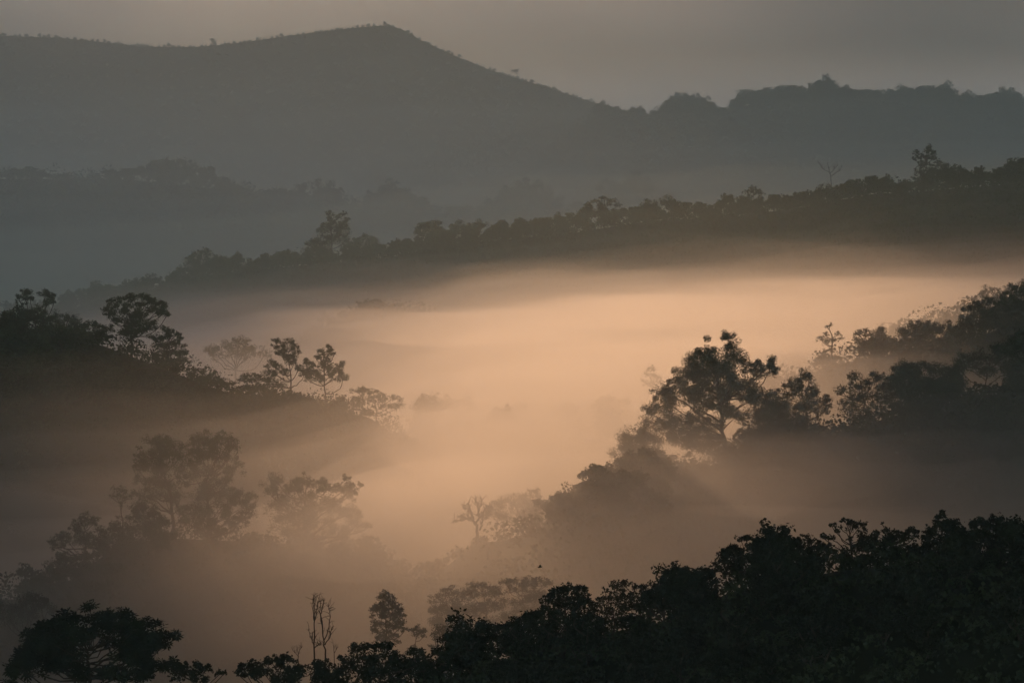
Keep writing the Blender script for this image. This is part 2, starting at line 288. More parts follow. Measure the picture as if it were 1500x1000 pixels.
# pale trees standing in the mist, lower left
hero(141,'tall_misty_tree','tall pale tree in low mist with fan shaped crown, left of the clump','tree',398,Z4,
 [(583,118,34),(545,130,26),(615,122,30),(650,135,26),(508,140,10),(515,178,22),(560,165,46),(615,170,46),(655,170,36),(500,215,22),(540,220,40),(600,230,50),(655,230,36),(510,262,26),(560,280,42),(620,285,42),(505,300,22),(545,320,34),(600,335,34),(650,310,28),(660,360,18)],
 (636,560),[(636,440),(630,350),(600,230)],cov=.955,rt=.4,ntw=5)
hero(142,'tall_misty_tree','tall pale tree in low mist with a knobbed top, right of the clump','tree',402,Z4,
 [(820,90,22),(845,108,24),(855,130,20),(835,150,28),(735,115,36),(700,130,24),(775,125,34),(800,120,24),(720,165,40),(780,170,44),(830,185,32),(870,205,16),(740,215,44),(800,230,40),(850,225,28),(705,205,24),(720,265,40),(780,275,40),(835,260,26),(740,320,40),(800,320,40)],
 (765,560),[(764,440),(760,340),(765,240)],cov=.95,rt=.4,ntw=5)
hero(143,'spreading_misty_tree','pale spreading tree under the knobbed tall tree, long low bough to the right','tree',396,Z4,
 [(880,318,30),(905,330,26),(920,355,16),(850,330,34),(880,355,34),(715,330,34),(700,370,36),(750,380,46),(800,370,40),(840,390,34),(690,410,36),(740,430,46),(800,430,40),(900,400,28),(870,410,34)],(775,580),[(775,470),(770,410)],cov=.955,rt=.3)
hero(144,'thin_misty_tree','thin pale tree with bare stems left of the tall misty pair','tree',392,Z4,
 [(428,298,20),(410,315,10),(455,300,20),(470,320,16),(440,320,20),(450,345,14),(465,400,16),(430,395,10)],(452,560),[(450,430),(442,340)],cov=.65,rt=.18,depth=.2)
hero(145,'dense_misty_tree','dense round topped greenish tree in front of the tall misty pair','tree',382,Z4,
 [(508,365,32),(545,370,34),(490,395,30),(580,385,30),(520,410,46),(575,425,42),(605,415,22),(500,450,44),(560,465,50),(610,470,28),(530,505,50),(590,505,36),(480,500,36)],(545,640),cov=1.0)
hero(146,'dense_misty_tree','small dense greenish tree left of the round topped one in the mist','tree',380,Z4,
 [(420,430,26),(405,440,16),(445,445,28),(425,470,38),(460,480,36),(410,510,36),(450,520,44),(480,530,40)],(440,640),cov=.95)
hero(147,'open_misty_tree','open crowned tree with a hooked left bough in the mist, lower left','tree',376,Z4,
 [(312,405,26),(285,420,26),(335,420,24),(300,445,34),(270,445,24),(225,462,26),(200,478,18),(245,480,30),(215,500,24),(240,525,28),(290,475,30),(320,480,24),(345,475,30),(375,450,26),(390,440,14),(365,500,32),(385,490,20),(355,535,28),(240,548,22)],(315,680),[(314,580),(312,500),(305,450)],cov=.85,rt=.24,ntw=5)
hero(148,'drooping_tree','small drooping tree below the open crowned one, trailing vines to the ground','tree',372,Z4,
 [(262,585,24),(245,600,22),(320,575,26),(300,600,28),(335,600,28),(310,635,34),(345,640,24),(320,680,36),(350,690,24)],(320,770),cov=.85)
hero(149,'leafy_tree','leafy pale tree at the left foot of the misty clump','tree',370,Z4,
 [(200,575,30),(178,595,22),(225,590,24),(190,625,34),(220,640,30),(180,655,24),(215,680,26)],(205,780),cov=.75)
hero(150,'faint_tree','very faint round bush behind the open crowned misty tree','tree',470,Z4,
 [(320,355,24),(345,365,24),(300,372,18),(335,385,28),(355,390,20)],(332,480),cov=.5)
hero(151,'faint_tree','very faint tree dissolving in brown mist near the left edge','tree',470,Z4,
 [(50,430,40),(100,450,40),(20,460,40),(70,480,50),(130,460,30)],(70,600),cov=.5)
hero(152,'low_tree','low hazy tree just above the black umbrella tree, lower left','tree',330,Z4,
 [(130,690,36),(100,705,30),(160,700,30),(120,735,40),(170,735,34),(60,740,40),(90,760,40),(20,730,44),(30,770,50)],(100,860),cov=.8)
hero(153,'wide_misty_tree','widest pale tree in the mist, many headed crown right of the tall misty pair','tree',404,Z5,
 [(-15,280,30),(20,265,26),(5,300,30),(50,310,34),(110,258,28),(85,275,22),(140,262,14),(100,300,36),(165,285,32),(195,280,24),(210,310,26),(150,325,40),(190,345,40),(60,350,44),(110,355,46),(10,370,40),(270,248,16),(285,280,28),(315,290,16),(255,300,26),(265,330,26),(235,335,22),(290,380,32),(320,385,14),(240,385,40),(170,395,46),(100,405,46),(40,410,44),(345,430,16),(300,425,36),(240,440,40),(150,450,50),(60,450,46)],(120,560),[(118,450),(110,380),(120,320)],cov=.952,rt=.4,ntw=5)
# trees in the middle, above the black foreground
hero(161,'cone_shaped_tree','dark cone shaped tree with a pointed top above the black foreground','tree',305,Z5,
 [(412,676,18),(398,690,22),(428,692,24),(385,715,28),(425,718,34),(450,720,24),(370,735,22),(405,745,38),(450,745,30),(470,735,14),(362,762,12),(440,770,32),(475,760,14),(390,790,30),(375,805,16),(430,800,34),(468,790,24),(400,825,28),(440,835,24),(482,805,16),(455,850,16),(410,850,20)],(412,950),[(412,860),(414,760)],cov=1.3,rs=1.05,rt=.2)
hero(162,'small_tree','small tufted tree with a clear stem right of the cone shaped tree','tree',306,Z5,
 [(528,795,16),(512,805,14),(545,808,16),(530,822,20),(550,825,10),(512,875,16),(525,890,18),(495,890,14)],(520,960),[(521,860),(526,820)],cov=.9,rt=.09)
hero(163,'hazy_tree','hazy pointed tree with side tufts, between the cone shaped tree and the tiered row','tree',300,Z5,
 [(675,768,18),(655,785,22),(695,788,22),(675,805,30),(710,805,20),(640,805,20),(605,805,20),(590,815,12),(620,822,22),(600,850,18),(640,850,24),(690,840,36),(580,865,12)],(665,960),cov=.85)
hero(164,'hazy_tree','small hazy tree at the edge of the black canopy, under the flat topped row','tree',310,Z5,
 [(780,790,20),(760,805,20),(800,805,22),(785,825,28),(745,830,20)],(780,960),cov=.8)
for sd,lab,x0,tp in ((165,'flat topped hazy tree, left one of the tiered row',640,[(600,685,24,10),(640,660,22,9),(655,650,12,6),(660,680,44,14),(610,705,30,12),(690,690,40,14),(640,715,50,16),(610,745,50,20),(680,750,60,22),(640,790,70,26)]),
   (166,'flat topped hazy tree, middle one of the tiered row',780,[(725,645,22,9),(765,640,28,10),(740,660,40,13),(800,650,30,12),(720,680,40,14),(780,680,50,16),(830,670,40,14),(760,710,56,18),(720,740,60,22),(800,740,60,22),(760,790,80,28)]),
   (167,'flat topped hazy tree, right one of the tiered row',920,[(870,620,26,10),(850,635,24,10),(930,625,40,11),(965,612,14,7),(900,645,50,14),(960,640,40,14),(1000,625,24,10),(1010,640,16,9),(890,670,50,16),(950,675,50,18),(900,710,60,22),(980,700,60,22),(940,750,80,30),(870,760,60,26),(1010,680,40,18)])):
    hero(sd,'flat_topped_tree',lab,'tree',325,Z5,tp,(x0,800),[(x0,730),(x0-10,680)],cov=1.1,rt=.13,group='tiered hazy trees in the middle')
hero(168,'shrubby_tree','pale shrubby tree on the rounded knoll right of the dead tree','tree',400,Z5,
 [(945,300,16),(925,310,14),(970,298,14),(955,318,20),(975,320,12),(920,325,12)],(948,380),cov=.6)
hero(169,'shrubby_tree','pale round shrub tree on the slope rim below the tallest dark tree','tree',405,Z5,
 [(1112,302,18),(1092,315,14),(1128,318,14),(1108,328,18),(1072,345,12),(1090,345,14)],(1106,390),cov=.7)
hero(170,'shrubby_tree','feathery pale shrub where the slope rim meets the leafy tree','shrub',412,Z5,
 [(1180,275,14),(1200,262,12),(1160,285,12),(1222,258,14),(1215,280,18),(1190,295,18),(1240,240,14),(1245,270,20)],(1205,340),cov=.55)
# knoll canopy on the slope right of the dead tree
hero(171,'dome_tree','large smooth domed tree at the left foot of the right slope','tree',380,Z5,
 [(1100,360,60,50),(1060,400,50),(1040,440,44),(1150,340,60,50),(1200,320,60,50),(1110,430,70),(1180,400,80),(1250,360,70),(1030,490,46),(1080,500,70),(1160,490,80),(1250,450,80)],(1150,620),cov=1.5)
hero(172,'low_tree','low hazy round tree on the shoulder between dead tree and domed tree','tree',398,Z5,
 [(830,345,30),(870,345,34),(910,345,34),(960,345,34),(1010,355,30),(850,380,44),(920,385,50),(990,390,44),(800,370,30)],(910,470),cov=.9)
# lone pale trees in the valley
hero(173,'faint_tree','faint rounded tree in pale mist left of the slender pair','tree',820,Z3,
 [(950,395,36),(1000,390,34),(1050,370,34),(1080,365,22),(1100,395,34),(1030,410,44),(970,425,40),(1080,430,44),(1150,420,34),(920,410,20)],(1030,520),cov=.6)
hero(174,'faint_tree','barely visible pale tree in the glowing mist above the valley, left of centre','tree',640,Z5,
 [(560,-20,34),(590,-28,30),(530,-8,26),(620,-10,30),(575,5,40)],(575,120),cov=.6)
hero(175,'faint_tree','barely visible pale tree in the glowing mist near the exact centre of the valley','tree',600,Z5,
 [(830,15,28),(860,8,24),(800,25,24),(845,30,34),(880,25,20)],(840,130),cov=.6)
hero(176,'faint_tree','barely visible pale bush in the mist below the pale lone tree','tree',660,Z6,
 [(75,390,22),(60,400,20),(95,398,20),(80,412,26)],(78,480),cov=.6)
hero(177,'dark_tree','dark hazy tree at the right edge just above the black foreground','tree',392,Z7,
 [(1480,30,40),(1510,0,50),(1450,70,40),(1500,80,60),(1420,110,36),(1470,130,60),(1520,150,60),(1400,150,40),(1360,180,40),(1440,190,60),(1500,210,70),(1390,220,50),(1340,215,40),(1420,60,26),(1380,110,30),(1310,235,40)],(1480,480),cov=1.0)
for sd,lab,d,cv,tp,ft in ((211,'wide pale dome tree behind the middle ridge, just right of the picture centre line',2340,Z8,[(1300,108,16),(1290,130,28),(1340,148,34),(1240,165,34),(1300,165,45),(1380,172,34),(1420,188,28),(1205,180,22)],(1310,260)),
  (212,'pale tall topped tree behind the middle ridge, right of the ball shaped tree',2300,Z8,[(800,113,14),(830,118,10),(810,138,22),(780,150,22),(832,160,26),(870,188,28),(905,205,22),(760,190,28),(820,200,38),(720,160,16)],(815,270)),
  (213,'pale tree with two heads behind the flat crowned tree of the middle ridge',2390,Z2,[(285,540,20),(262,556,22),(305,556,16),(355,515,18),(340,532,20),(376,530,16),(388,552,10),(355,558,24),(320,570,30)],(330,640)),
  (214,'pale broad tree behind the tall open crowned tree of the middle ridge',2250,Z8,[(540,130,24),(580,136,24),(500,142,28),(620,152,22),(460,158,28),(560,165,46),(430,165,20)],(540,250)),
  (215,'pale broad tree at the left end of the far hazy ridge',2180,Z8,[(200,112,16),(160,122,28),(200,128,32),(240,142,22),(180,160,46),(120,130,20)],(180,250)),
  (216,'pale high crowned tree near the left end of the far hazy ridge',2160,Z8,[(20,55,30),(60,62,28),(-20,60,34),(100,80,24),(40,90,44),(140,70,16)],(40,180))):
    hero(sd,'hazy_ridge_tree',lab,'tree',d,cv,tp,ft,cov=1.1,L=1.5,limbs=False,rs=1.15)
# left black umbrella tree and its neighbours
hero(181,'umbrella_tree','black umbrella tree with star shaped leaves in the lower left corner','tree',183,Z4,
 [(105,828,28,20),(135,815,26,18),(165,800,30,20),(205,788,30,20),(225,770,22,14),(265,770,28,18),(300,752,26,16),(345,755,30,18),(400,760,28,18),(440,772,32,18),(490,790,34,20),(460,768,14,10),(530,805,34,20),(570,820,32,20),(610,845,32,16),(640,850,14,9),(590,870,34,18),(545,855,40,24),(480,830,46,26),(420,800,46,28),(350,795,50,28),(280,800,50,30),(210,820,50,30),(150,850,46,28),(100,860,34,24),(120,900,46,30),(85,920,30,24),(180,890,50,30),(250,860,44,26),(520,890,44,26),(460,885,46,28),(90,955,36,26),(150,950,50,34),(230,950,50,34),(330,960,50,34),(430,940,50,34),(520,935,46,30),(570,960,40,28),(390,860,30,18),(70,975,26,20)],
 (330,1130),[(330,1010),(325,940),(320,880)],cov=2.6,style='rosette',L=.5,rt=.2,ntw=3,attach=.4,rs=1.28,fill=24)
hero(182,'shrub','black leafy shrub right of the umbrella tree in the lower left','shrub',190,Z4,
 [(655,930,22),(640,945,26),(685,945,26),(730,935,22),(745,960,26),(700,970,34),(650,975,34),(760,985,24),(800,970,16),(815,975,8)],(700,1080),cov=1.3)
hero(183,'spreading_shrub','flat black canopy at the bottom edge, under the bare poles','shrub',196,Z4,
 [(855,985,16),(880,965,22),(910,950,24),(945,948,26),(985,930,24),(1000,945,30),(1040,935,24),(1075,945,30),(1110,935,18),(1140,950,30),(1180,955,26),(1215,965,24),(1240,985,20),(900,985,34),(960,980,40),(1030,980,44),(1100,980,44),(1170,985,40),(1060,925,12)],(1040,1080),cov=1.4)
# black foreground trees, left to right
hero(184,'foreground_tree','low flat black tree left of centre at the bottom edge','tree',200,Z5,
 [(265,890,20),(300,885,26),(345,885,26),(385,875,26),(415,880,24),(440,900,26),(330,910,40),(390,915,44),(280,925,34),(450,930,36),(500,940,30),(540,915,22),(560,905,14),(525,930,24),(370,960,60),(470,970,50)],(390,1080),cov=1.6)
hero(185,'foreground_tree','black tree with two blunt peaks in front of the hazy pointed tree','tree',202,Z5,
 [(650,825,20),(640,850,26),(675,850,26),(620,880,24),(595,885,16),(700,855,24),(740,825,18),(735,850,26),(770,845,22),(760,870,34),(690,885,40),(640,910,44),(720,920,50),(600,930,36),(780,900,40)],(690,1080),cov=1.6)
hero(186,'foreground_tree','black tree with a broken top left of the rounded one above centre bottom','tree',200,Z5,
 [(840,800,22),(860,795,20),(820,815,24),(890,785,22),(910,770,22),(935,765,24),(920,790,30),(870,825,36),(820,845,36),(940,800,34),(900,840,44),(850,880,50),(930,880,50)],(880,1060),cov=1.6)
hero(187,'foreground_tree','black rounded tree, the first tall one from the centre','tree',197,Z5,
 [(1005,678,18),(1040,668,24),(1075,660,24),(1110,655,20),(1130,675,24),(995,705,20),(1060,690,34),(1110,700,36),(1150,700,26),(975,735,20),(955,748,12),(1010,735,30),(1070,735,40),(1130,745,40),(980,770,34),(1050,785,50),(1120,800,50),(1180,740,20),(1170,790,36)],(1070,1030),cov=1.6)
hero(188,'lacy_tree','black lacy tree with twigs open to the mist, right of the rounded one','tree',196,Z5,
 [(1195,685,20),(1220,668,18),(1250,660,20),(1275,670,22),(1230,700,24),(1265,705,26),(1200,725,22),(1300,680,24),(1240,745,34),(1300,730,30),(1340,720,24),(1280,770,40),(1210,780,34)],(1250,1000),[(1250,850),(1245,740)],cov=.65,ntw=7)
hero(189,'foreground_shrub','black shrub with small upright tips on the rising foreground edge','shrub',194,Z7,
 [(322,455,14),(305,470,14),(300,490,18),(335,475,18),(360,435,12),(375,445,12),(350,465,18),(265,505,16),(240,510,10),(280,510,24),(330,505,34),(250,540,34),(310,550,50)],(310,800),cov=1.0)
hero(190,'foreground_tree','black broad tree with a flat shelf to the left, rising edge of the foreground','tree',193,Z7,
 [(410,400,20),(425,380,20),(470,360,20),(490,352,18),(520,362,22),(400,420,20),(450,395,30),(510,385,32),(545,385,22),(440,430,40),(500,425,44),(550,420,36),(390,450,36),(470,475,60),(550,470,50)],(470,800),cov=1.6)
hero(191,'foreground_tree','black tree with a small pointed tip right of the flat shelved one','tree',191,Z7,
 [(630,345,14),(610,360,20),(650,362,22),(590,375,20),(690,355,22),(720,358,20),(665,380,32),(610,395,34),(720,385,34),(760,375,26),(650,420,44),(720,430,44),(600,440,44),(780,415,36)],(670,790),cov=1.6)
hero(192,'twisted_tree','black tree with bent bare boughs and open loops, high in the foreground','tree',190,Z7,
 [(848,283,15),(870,292,18),(895,288,18),(905,305,14),(880,315,18),(800,302,14),(815,315,12),(830,308,8),(760,335,12),(780,345,14),(800,348,12),(900,330,16),(915,345,18),(860,345,12),(895,365,26),(850,385,22),(920,385,30),(830,420,40),(900,430,50)],(865,790),[(862,500),(868,400),(862,330)],cov=1.2,ntw=6,attach=.9)
hero(193,'foreground_tree','black tree with a curled twig on top, between bent tree and tall dome','tree',188,Z7,
 [(960,332,18),(945,345,16),(1010,325,18),(1030,318,12),(990,345,26),(1045,345,24),(1080,320,16),(1100,322,14),(1105,340,12),(1075,345,22),(960,370,30),(1020,375,34),(1070,380,28),(940,400,36),(1000,415,46),(1070,420,40),(988,300,5),(990,310,5)],(1010,790),cov=1.5)
hero(194,'foreground_tree','tallest black foreground tree with a narrow leafy peak','tree',185,Z7,
 [(1205,268,18),(1190,285,20),(1225,285,22),(1175,310,20),(1210,305,28),(1245,300,20),(1260,310,14),(1135,345,18),(1165,335,26),(1210,340,40),(1255,340,34),(1140,370,30),(1190,385,50),(1250,390,50),(1150,420,50)],(1205,780),cov=1.6)
hero(195,'foreground_tree','black tree with a wide bumpy top in the lower right corner','tree',183,Z7,
 [(1300,290,16),(1325,282,20),(1350,290,18),(1385,275,18),(1410,288,22),(1440,300,20),(1370,300,26),(1310,315,32),(1410,320,36),(1460,320,20),(1350,340,44),(1430,350,44),(1290,360,40),(1390,390,60)],(1370,770),cov=1.6)
hero(196,'foreground_tree','black tree cut off by the lower right edge of the picture','tree',181,Z7,
 [(1480,315,18),(1500,318,24),(1530,310,30),(1480,345,34),(1530,350,44),(1490,400,50),(1550,410,60)],(1500,770),cov=1.6)
hero(197,'leafy_shrub','dull lacy shrub on the left shoulder of the black foreground','shrub',198,Z7,
 [(10,530,24),(40,520,20),(70,530,22),(20,560,26),(60,565,26),(100,545,24),(135,525,18),(160,525,20),(190,530,22),(215,525,16),(120,570,30),(170,560,34),(220,555,30),(30,600,26),(90,610,34),(150,605,40),(220,600,40),(60,640,30)],(110,820),cov=.75,ntw=6)
# long middle ridge
hero(201,'ridge_tree','tall open crowned tree standing out left of centre on the middle ridge','tree',1262,Z8,
 [(575,235,14),(590,250,16),(635,235,12),(645,255,14),(612,245,12),(608,275,24),(640,282,22),(570,275,20),(545,295,18),(585,300,26),(625,305,26),(520,338,18),(505,345,12),(545,335,26),(590,335,34),(635,330,22),(540,365,34)],(592,420),cov=.85,limbs=True)
hero(202,'round_ridge_tree','single ball shaped tree on the middle ridge left of centre','tree',1242,Z8,
 [(945,285,28),(920,290,24),(970,275,20),(985,295,20),(905,300,14),(950,310,36),(985,315,20),(920,315,24)],(948,370),cov=1.0,limbs=False)
hero(203,'round_ridge_tree','cone roofed tree right of the tall open crowned ridge tree','tree',1256,Z8,
 [(712,318,14),(695,330,20),(730,332,22),(670,345,22),(710,350,34),(745,355,22),(650,365,22),(690,375,34),(740,380,34)],(705,420),cov=1.0,limbs=False)
hero(204,'ridge_tree','lumpy low tree near the left end of the middle ridge','tree',1290,Z8,
 [(135,370,12),(115,380,18),(90,390,20),(70,400,16),(145,385,16),(110,405,30),(155,405,28),(190,405,22),(75,425,28),(140,430,34)],(120,470),cov=.85,limbs=False)
hero(205,'two_headed_tree','tall tree with two heads on the right half of the middle ridge','tree',1162,Z2,
 [(1225,432,10),(1218,445,13),(1235,445,9),(1182,448,9),(1190,460,12),(1172,466,8),(1208,462,14),(1225,465,14),(1195,480,10),(1215,485,16),(1250,480,14),(1270,488,14),(1235,505,18),(1200,510,18)],(1218,545),[(1218,510),(1214,480)],cov=.95)
hero(206,'umbrella_ridge_tree','small flat umbrella tree on the middle ridge right of centre','tree',1180,Z2,
 [(706,551,14,5),(690,560,14,5),(720,558,14,5),(708,565,22,6),(735,566,10,4)],(708,600),[(708,572)],cov=1.0)
hero(207,'umbrella_ridge_tree','pale flat crowned tree poking above the centre of the middle ridge','tree',1210,Z2,
 [(270,582,16,7),(245,590,14,6),(295,590,16,7),(225,600,12,6),(275,600,26,8),(310,602,12,6)],(270,640),[(270,610)],cov=.9)
# ---------------- bare trees and the bird
def bare(seed,name,label,d,conv,foot,stems,tufts=(),r=.12,group=None,twigs=14,tl=1.2):
    """stems: pixel polylines; the first is the trunk"""
    rng=np.random.default_rng(seed); w=at(*conv(*foot),d); base=Vector((w.x,d,ground(w.x,d)-.15)); s=d*SX/ZS[conv]
    e=things(name,label,'tree',base,group); b=np.array(base)
    def pts(pl,y0=0):
        q=np.array([np.array(at(*conv(*p),d))-b for p in pl]); q[:,1]+=np.linspace(0,1,len(q))*rng.uniform(-1.2,1.2)+y0; return q
    for i,pl in enumerate(stems):
        p=pts(pl)
        if i==0: p=np.concatenate([[(0,0,0)],p])
        t=np.linspace(0,len(p)-1,len(p)*3); q=np.stack([np.interp(t,np.arange(len(p)),p[:,k]) for k in range(3)],1); q[1:-1]+=rng.normal(size=(len(q)-2,3))*r*.35
        G=Geo(); rr=np.linspace(r if i==0 else r*.6,r*.3,len(q)); G.add(*tube(q,rr,6))
        n=twigs if i else twigs//2
        for k in range(n):
            m=rng.integers(len(q)//3,len(q)); dd=rng.normal(size=3); dd[2]=abs(dd[2])+.4; dd/=np.linalg.norm(dd)
            tp=limb(rng,q[m],q[m]+dd*rng.uniform(.4,1)*tl,0,4); G.add(*tube(tp,np.linspace(r*.28,r*.12,4),4))
        G.mesh('trunk' if i==0 else 'bough',BARK,e)
    if tufts:
        F=Geo()
        for (X,Y,R_,RZ) in tufts:
            p=np.array(at(*conv(X,Y),d))-b; c,_=blob_points(rng,p,(R_*s,R_*s,RZ*s),max(.25,d*.001),.8); F.add(*leaves(rng,c,max(.25,d*.001)))
        F.mesh('crown',LEAF2,e)
bare(301,'dead_tree','half dead tree with crooked bare boughs and one leafy shelf on the misty knoll',388,Z5,(750,472),
 [[(748,440),(742,420),(732,395),(722,370),(716,345),(720,335)],[(742,420),(755,395),(752,370),(748,345),(740,328)],[(752,372),(762,350),(764,325)],[(755,395),(775,365),(790,350),(803,355)],[(732,395),(700,400),(665,410)],[(722,370),(708,362),(695,360)],[(755,440),(765,420),(768,400)]],
 [(690,398,26,12),(665,410,14,7),(705,388,20,10),(720,405,14,8),(775,372,22,14),(760,385,16,10),(785,360,14,8)],r=.3,twigs=9,tl=1.5)
bare(302,'bare_pole_tree','tall bare forked pole tree, left of the thin pair, lower centre left',258,Z5,(152,950),
 [[(151,900),(149,840),(150,780),(150,730),(155,690)],[(150,770),(143,720),(146,690)],[(150,780),(162,730),(170,690)],[(151,860),(138,840),(128,815)],[(152,870),(168,855),(178,850)]],r=.11,twigs=16,tl=1.1)
bare(303,'bare_pole_tree','tall bare pole tree curving right, right of the thin pair, lower centre left',260,Z5,(195,960),
 [[(194,900),(188,850),(180,790),(172,740),(178,690)],[(188,840),(205,800),(212,750),(205,715)],[(182,800),(176,750),(185,700)],[(190,860),(210,830),(218,790)]],r=.11,twigs=16,tl=1.1)
bare(304,'bare_sapling','small faint bare sapling left of the pole trees',275,Z5,(95,950),
 [[(92,910),(90,880),(86,860)],[(92,900),(80,885),(72,870)],[(92,895),(100,875),(104,862)]],r=.06,twigs=12,tl=.9)
bare(305,'bare_sapling','small faint bare sapling right of the pole trees',275,Z5,(225,960),
 [[(224,900),(222,870),(218,850)],[(224,890),(232,875),(236,868)]],r=.06,twigs=10,tl=.9)
bare(306,'bare_ridge_tree','bare branched tree in the canopy gap of the middle ridge, right of centre',1170,Z2,(935,545),
 [[(935,525),(930,505),(925,485),(922,475)],[(930,510),(945,495),(955,482)],[(930,505),(910,495),(900,480)],[(935,515),(960,500),(968,488)]],r=.2,twigs=10,tl=3)
def bird():
    p=at(791,830,170); me=Geo(); u=np.linspace(-.17,.17,9); rr=.05*np.sqrt(np.clip(1-(u/.18)**2,0.02,1))
    me.add(*tube(np.stack([u,0*u,u*.15],1),rr,8))
    e=things('bird','tiny dark bird flying above the centre of the black foreground','bird',p); me.mesh('body',LEAF,e)
    for s in (-1,1):
        W=Geo(); a=[(.05,0,.02),(.09,s*.2,.12),(.02,s*.42,.05),(-.06,s*.2,.1),(-.06,0,.02)]
        v=np.array([(x,y,z+dz) for dz in (0,.012) for x,y,z in a]); 
        W.add(v,np.array([[0,1,3,4],[9,8,6,5],[1,2,2,3],[8,7,7,6]])[:2]); W.add(v,np.array([[1,2,3,3],[8,8,7,6]])*1)
        o=W.mesh('wing',LEAF,e); o.data.validate()
bird()
# ---------------- trees repeated along the ridges: a few kinds, then copies
def template(seed,kind,L,w,h,cov=.9,parts=False,n=10):
    rng=np.random.default_rng(seed); B=[]
    for i in range(n):
        a=rng.uniform(0,6.28); q=rng.uniform(0,1)**.6
        if kind=='dome': x,y,z,r=np.cos(a)*q*w*.33,np.sin(a)*q*w*.33,h*(.74-.5*q*q+rng.normal()*.06),w*.27
        elif kind=='bush': x,y,z,r=np.cos(a)*q*w*.33,np.sin(a)*q*w*.33,h*(.08+.6*(1-q)*rng.uniform(.4,1)),w*.26
        elif kind=='tall': z=h*rng.uniform(.3,.85); q*=1.1-.7*abs(z/h-.6); x,y,r=np.cos(a)*q*w*.4,np.sin(a)*q*w*.4,w*.22
        elif kind=='umbrella': x,y,z,r=np.cos(a)*q*w*.42,np.sin(a)*q*w*.42,h*(.9-.15*q+rng.normal()*.03),w*.2
        else: x,y,z,r=np.cos(a)*q*w*.36,np.sin(a)*q*w*.36,h*rng.uniform(.22,.78),w*.25
        r*=rng.uniform(.75,1.3); B.append((x,y,z,r,r*(.4 if kind=='umbrella' else .85)))
    T,F=tree_geo(rng,B,[(0,0,-.5),(rng.normal()*.2,0,h*.35),(rng.normal()*.3,0,h*.7)],L,cov,h*.02,'leaf',max(.06,L*.12),2,.8)
    if parts: return T,F
    v=np.concatenate(T.v+[x+0 for x in F.v]); nt=sum(len(x) for x in T.v)
    f=np.concatenate(T.f+[x+nt for x in F.f]); ft=sum(len(x) for x in T.f)
    me=mesh_np('tmp',v,f,BARK); C.objects.unlink(me); d=me.data; bpy.data.objects.remove(me); d.materials.append(LEAF2)
    mi=np.ones(len(f),np.int32); mi[:ft]=0; d.polygons.foreach_set('material_index',mi); return d
def ridge_row(seed,name,group,labels,h,canopy,px0,px1,step,kinds,L,w,dz=0,jit=3,voff=0,cat='tree',sink=.3,hmin=2.5):
    """single-mesh trees standing along a crest so that their tops follow the canopy line seen in the photograph"""
    rng=np.random.default_rng(seed); tm=[template(seed*10+i,k,L,w,10,1.7,n=10) for i,k in enumerate(kinds)]
    cx=[c[0] for c in canopy]; cy=[c[1] for c in canopy]; x=px0
    while x<px1:
        d0=float(np.interp(at(x,300,1000).x/1000,h['xs']/h['ys'],h['ys'])); d=d0+voff+rng.normal()*6
        top=at(x,float(np.interp(x,cx,cy))+abs(rng.normal())*jit,d); gz=ground(top.x,d); H=max(hmin*rng.uniform(.6,1.6),top.z-gz)
        o=bpy.data.objects.new(name,tm[rng.integers(len(tm))]); C.objects.link(o); o.location=(top.x,d,gz-sink)
        ws=rng.uniform(.8,1.25)*float(np.clip(H/10,.75,1.5)); o.scale=(ws,ws,(H+sink)/9.6); o.rotation_euler=(0,0,rng.uniform(0,6.28))
        lab=labels[0]
        for lim,lb in labels[1:]:
            if x>=lim: lab=lb
        o['label']=lab; o['category']=cat; o['group']=group
        x+=step*rng.uniform(.6,1.5)
GC=[(-200,450),(60,440),(90,432),(140,414),(180,412),(230,402),(280,385),(330,372),(370,370),(420,366),(450,362),(510,356),(560,352),(600,345),(660,324),(690,325),(740,318),(830,312),(860,300),(920,300),(960,293),(985,288),(1010,292),(1040,290),(1060,284),(1090,288),(1110,282),(1180,277),(1230,268),(1250,258),(1280,255),(1310,256),(1335,262),(1370,245),(1400,240),(1430,246),(1460,240),(1480,234),(1520,234),(1800,200)]
ridge_row(41,'ridge_tree','trees along the middle ridge line',['hazy rounded tree in the unbroken tree line, left half of the middle ridge',(750,'dark rounded tree in the unbroken tree line, right half of the middle ridge')],Hridge,GC,20,1530,14,['dome','round','bush','round','tall','dome'],.8,11)
HC=[(-200,246),(0,250),(40,240),(90,252),(130,256),(180,244),(225,236),(262,238),(285,250),(312,246),(330,268),(370,281),(410,276),(440,272),(490,276),(510,290),(540,280),(575,268),(600,282),(640,300),(680,303),(720,285),(745,275),(765,264),(790,280),(830,300),(860,290),(880,276),(900,272),(925,258),(945,262),(955,290),(1000,320)]
ridge_row(42,'far_ridge_tree','pale trees along the far ridge',['pale tree crown in the faint line behind the left end of the middle ridge',(480,'pale tree crown in the faint line rising just above the middle ridge')],Hback,HC,-20,960,15,['dome','round','tall','dome'],1.3,15,jit=7)
IC=[(840,158),(880,152),(925,160),(965,163),(985,150),(1003,136),(1022,145),(1045,158),(1070,160),(1085,138),(1100,128),(1118,136),(1140,128),(1180,120),(1208,118),(1222,132),(1250,129),(1300,136),(1330,130),(1370,126),(1405,138),(1425,152),(1445,140),(1470,134),(1500,138),(1800,130)]
ridge_row(43,'big_canopy_tree','domed trees along the far right ridge',['grey domed tree crown on the far right ridge below the open sky'],Hfar,IC,880,1530,15,['dome','bush','dome'],1.5,22,sink=3)
JC=[(-200,55),(0,48),(80,51),(160,58),(200,65),(280,65),(340,60),(420,50),(500,40),(540,36),(570,34),(590,40),(620,57),(680,84),(720,99),(760,111),(800,124),(850,139),(900,156),(960,176)]
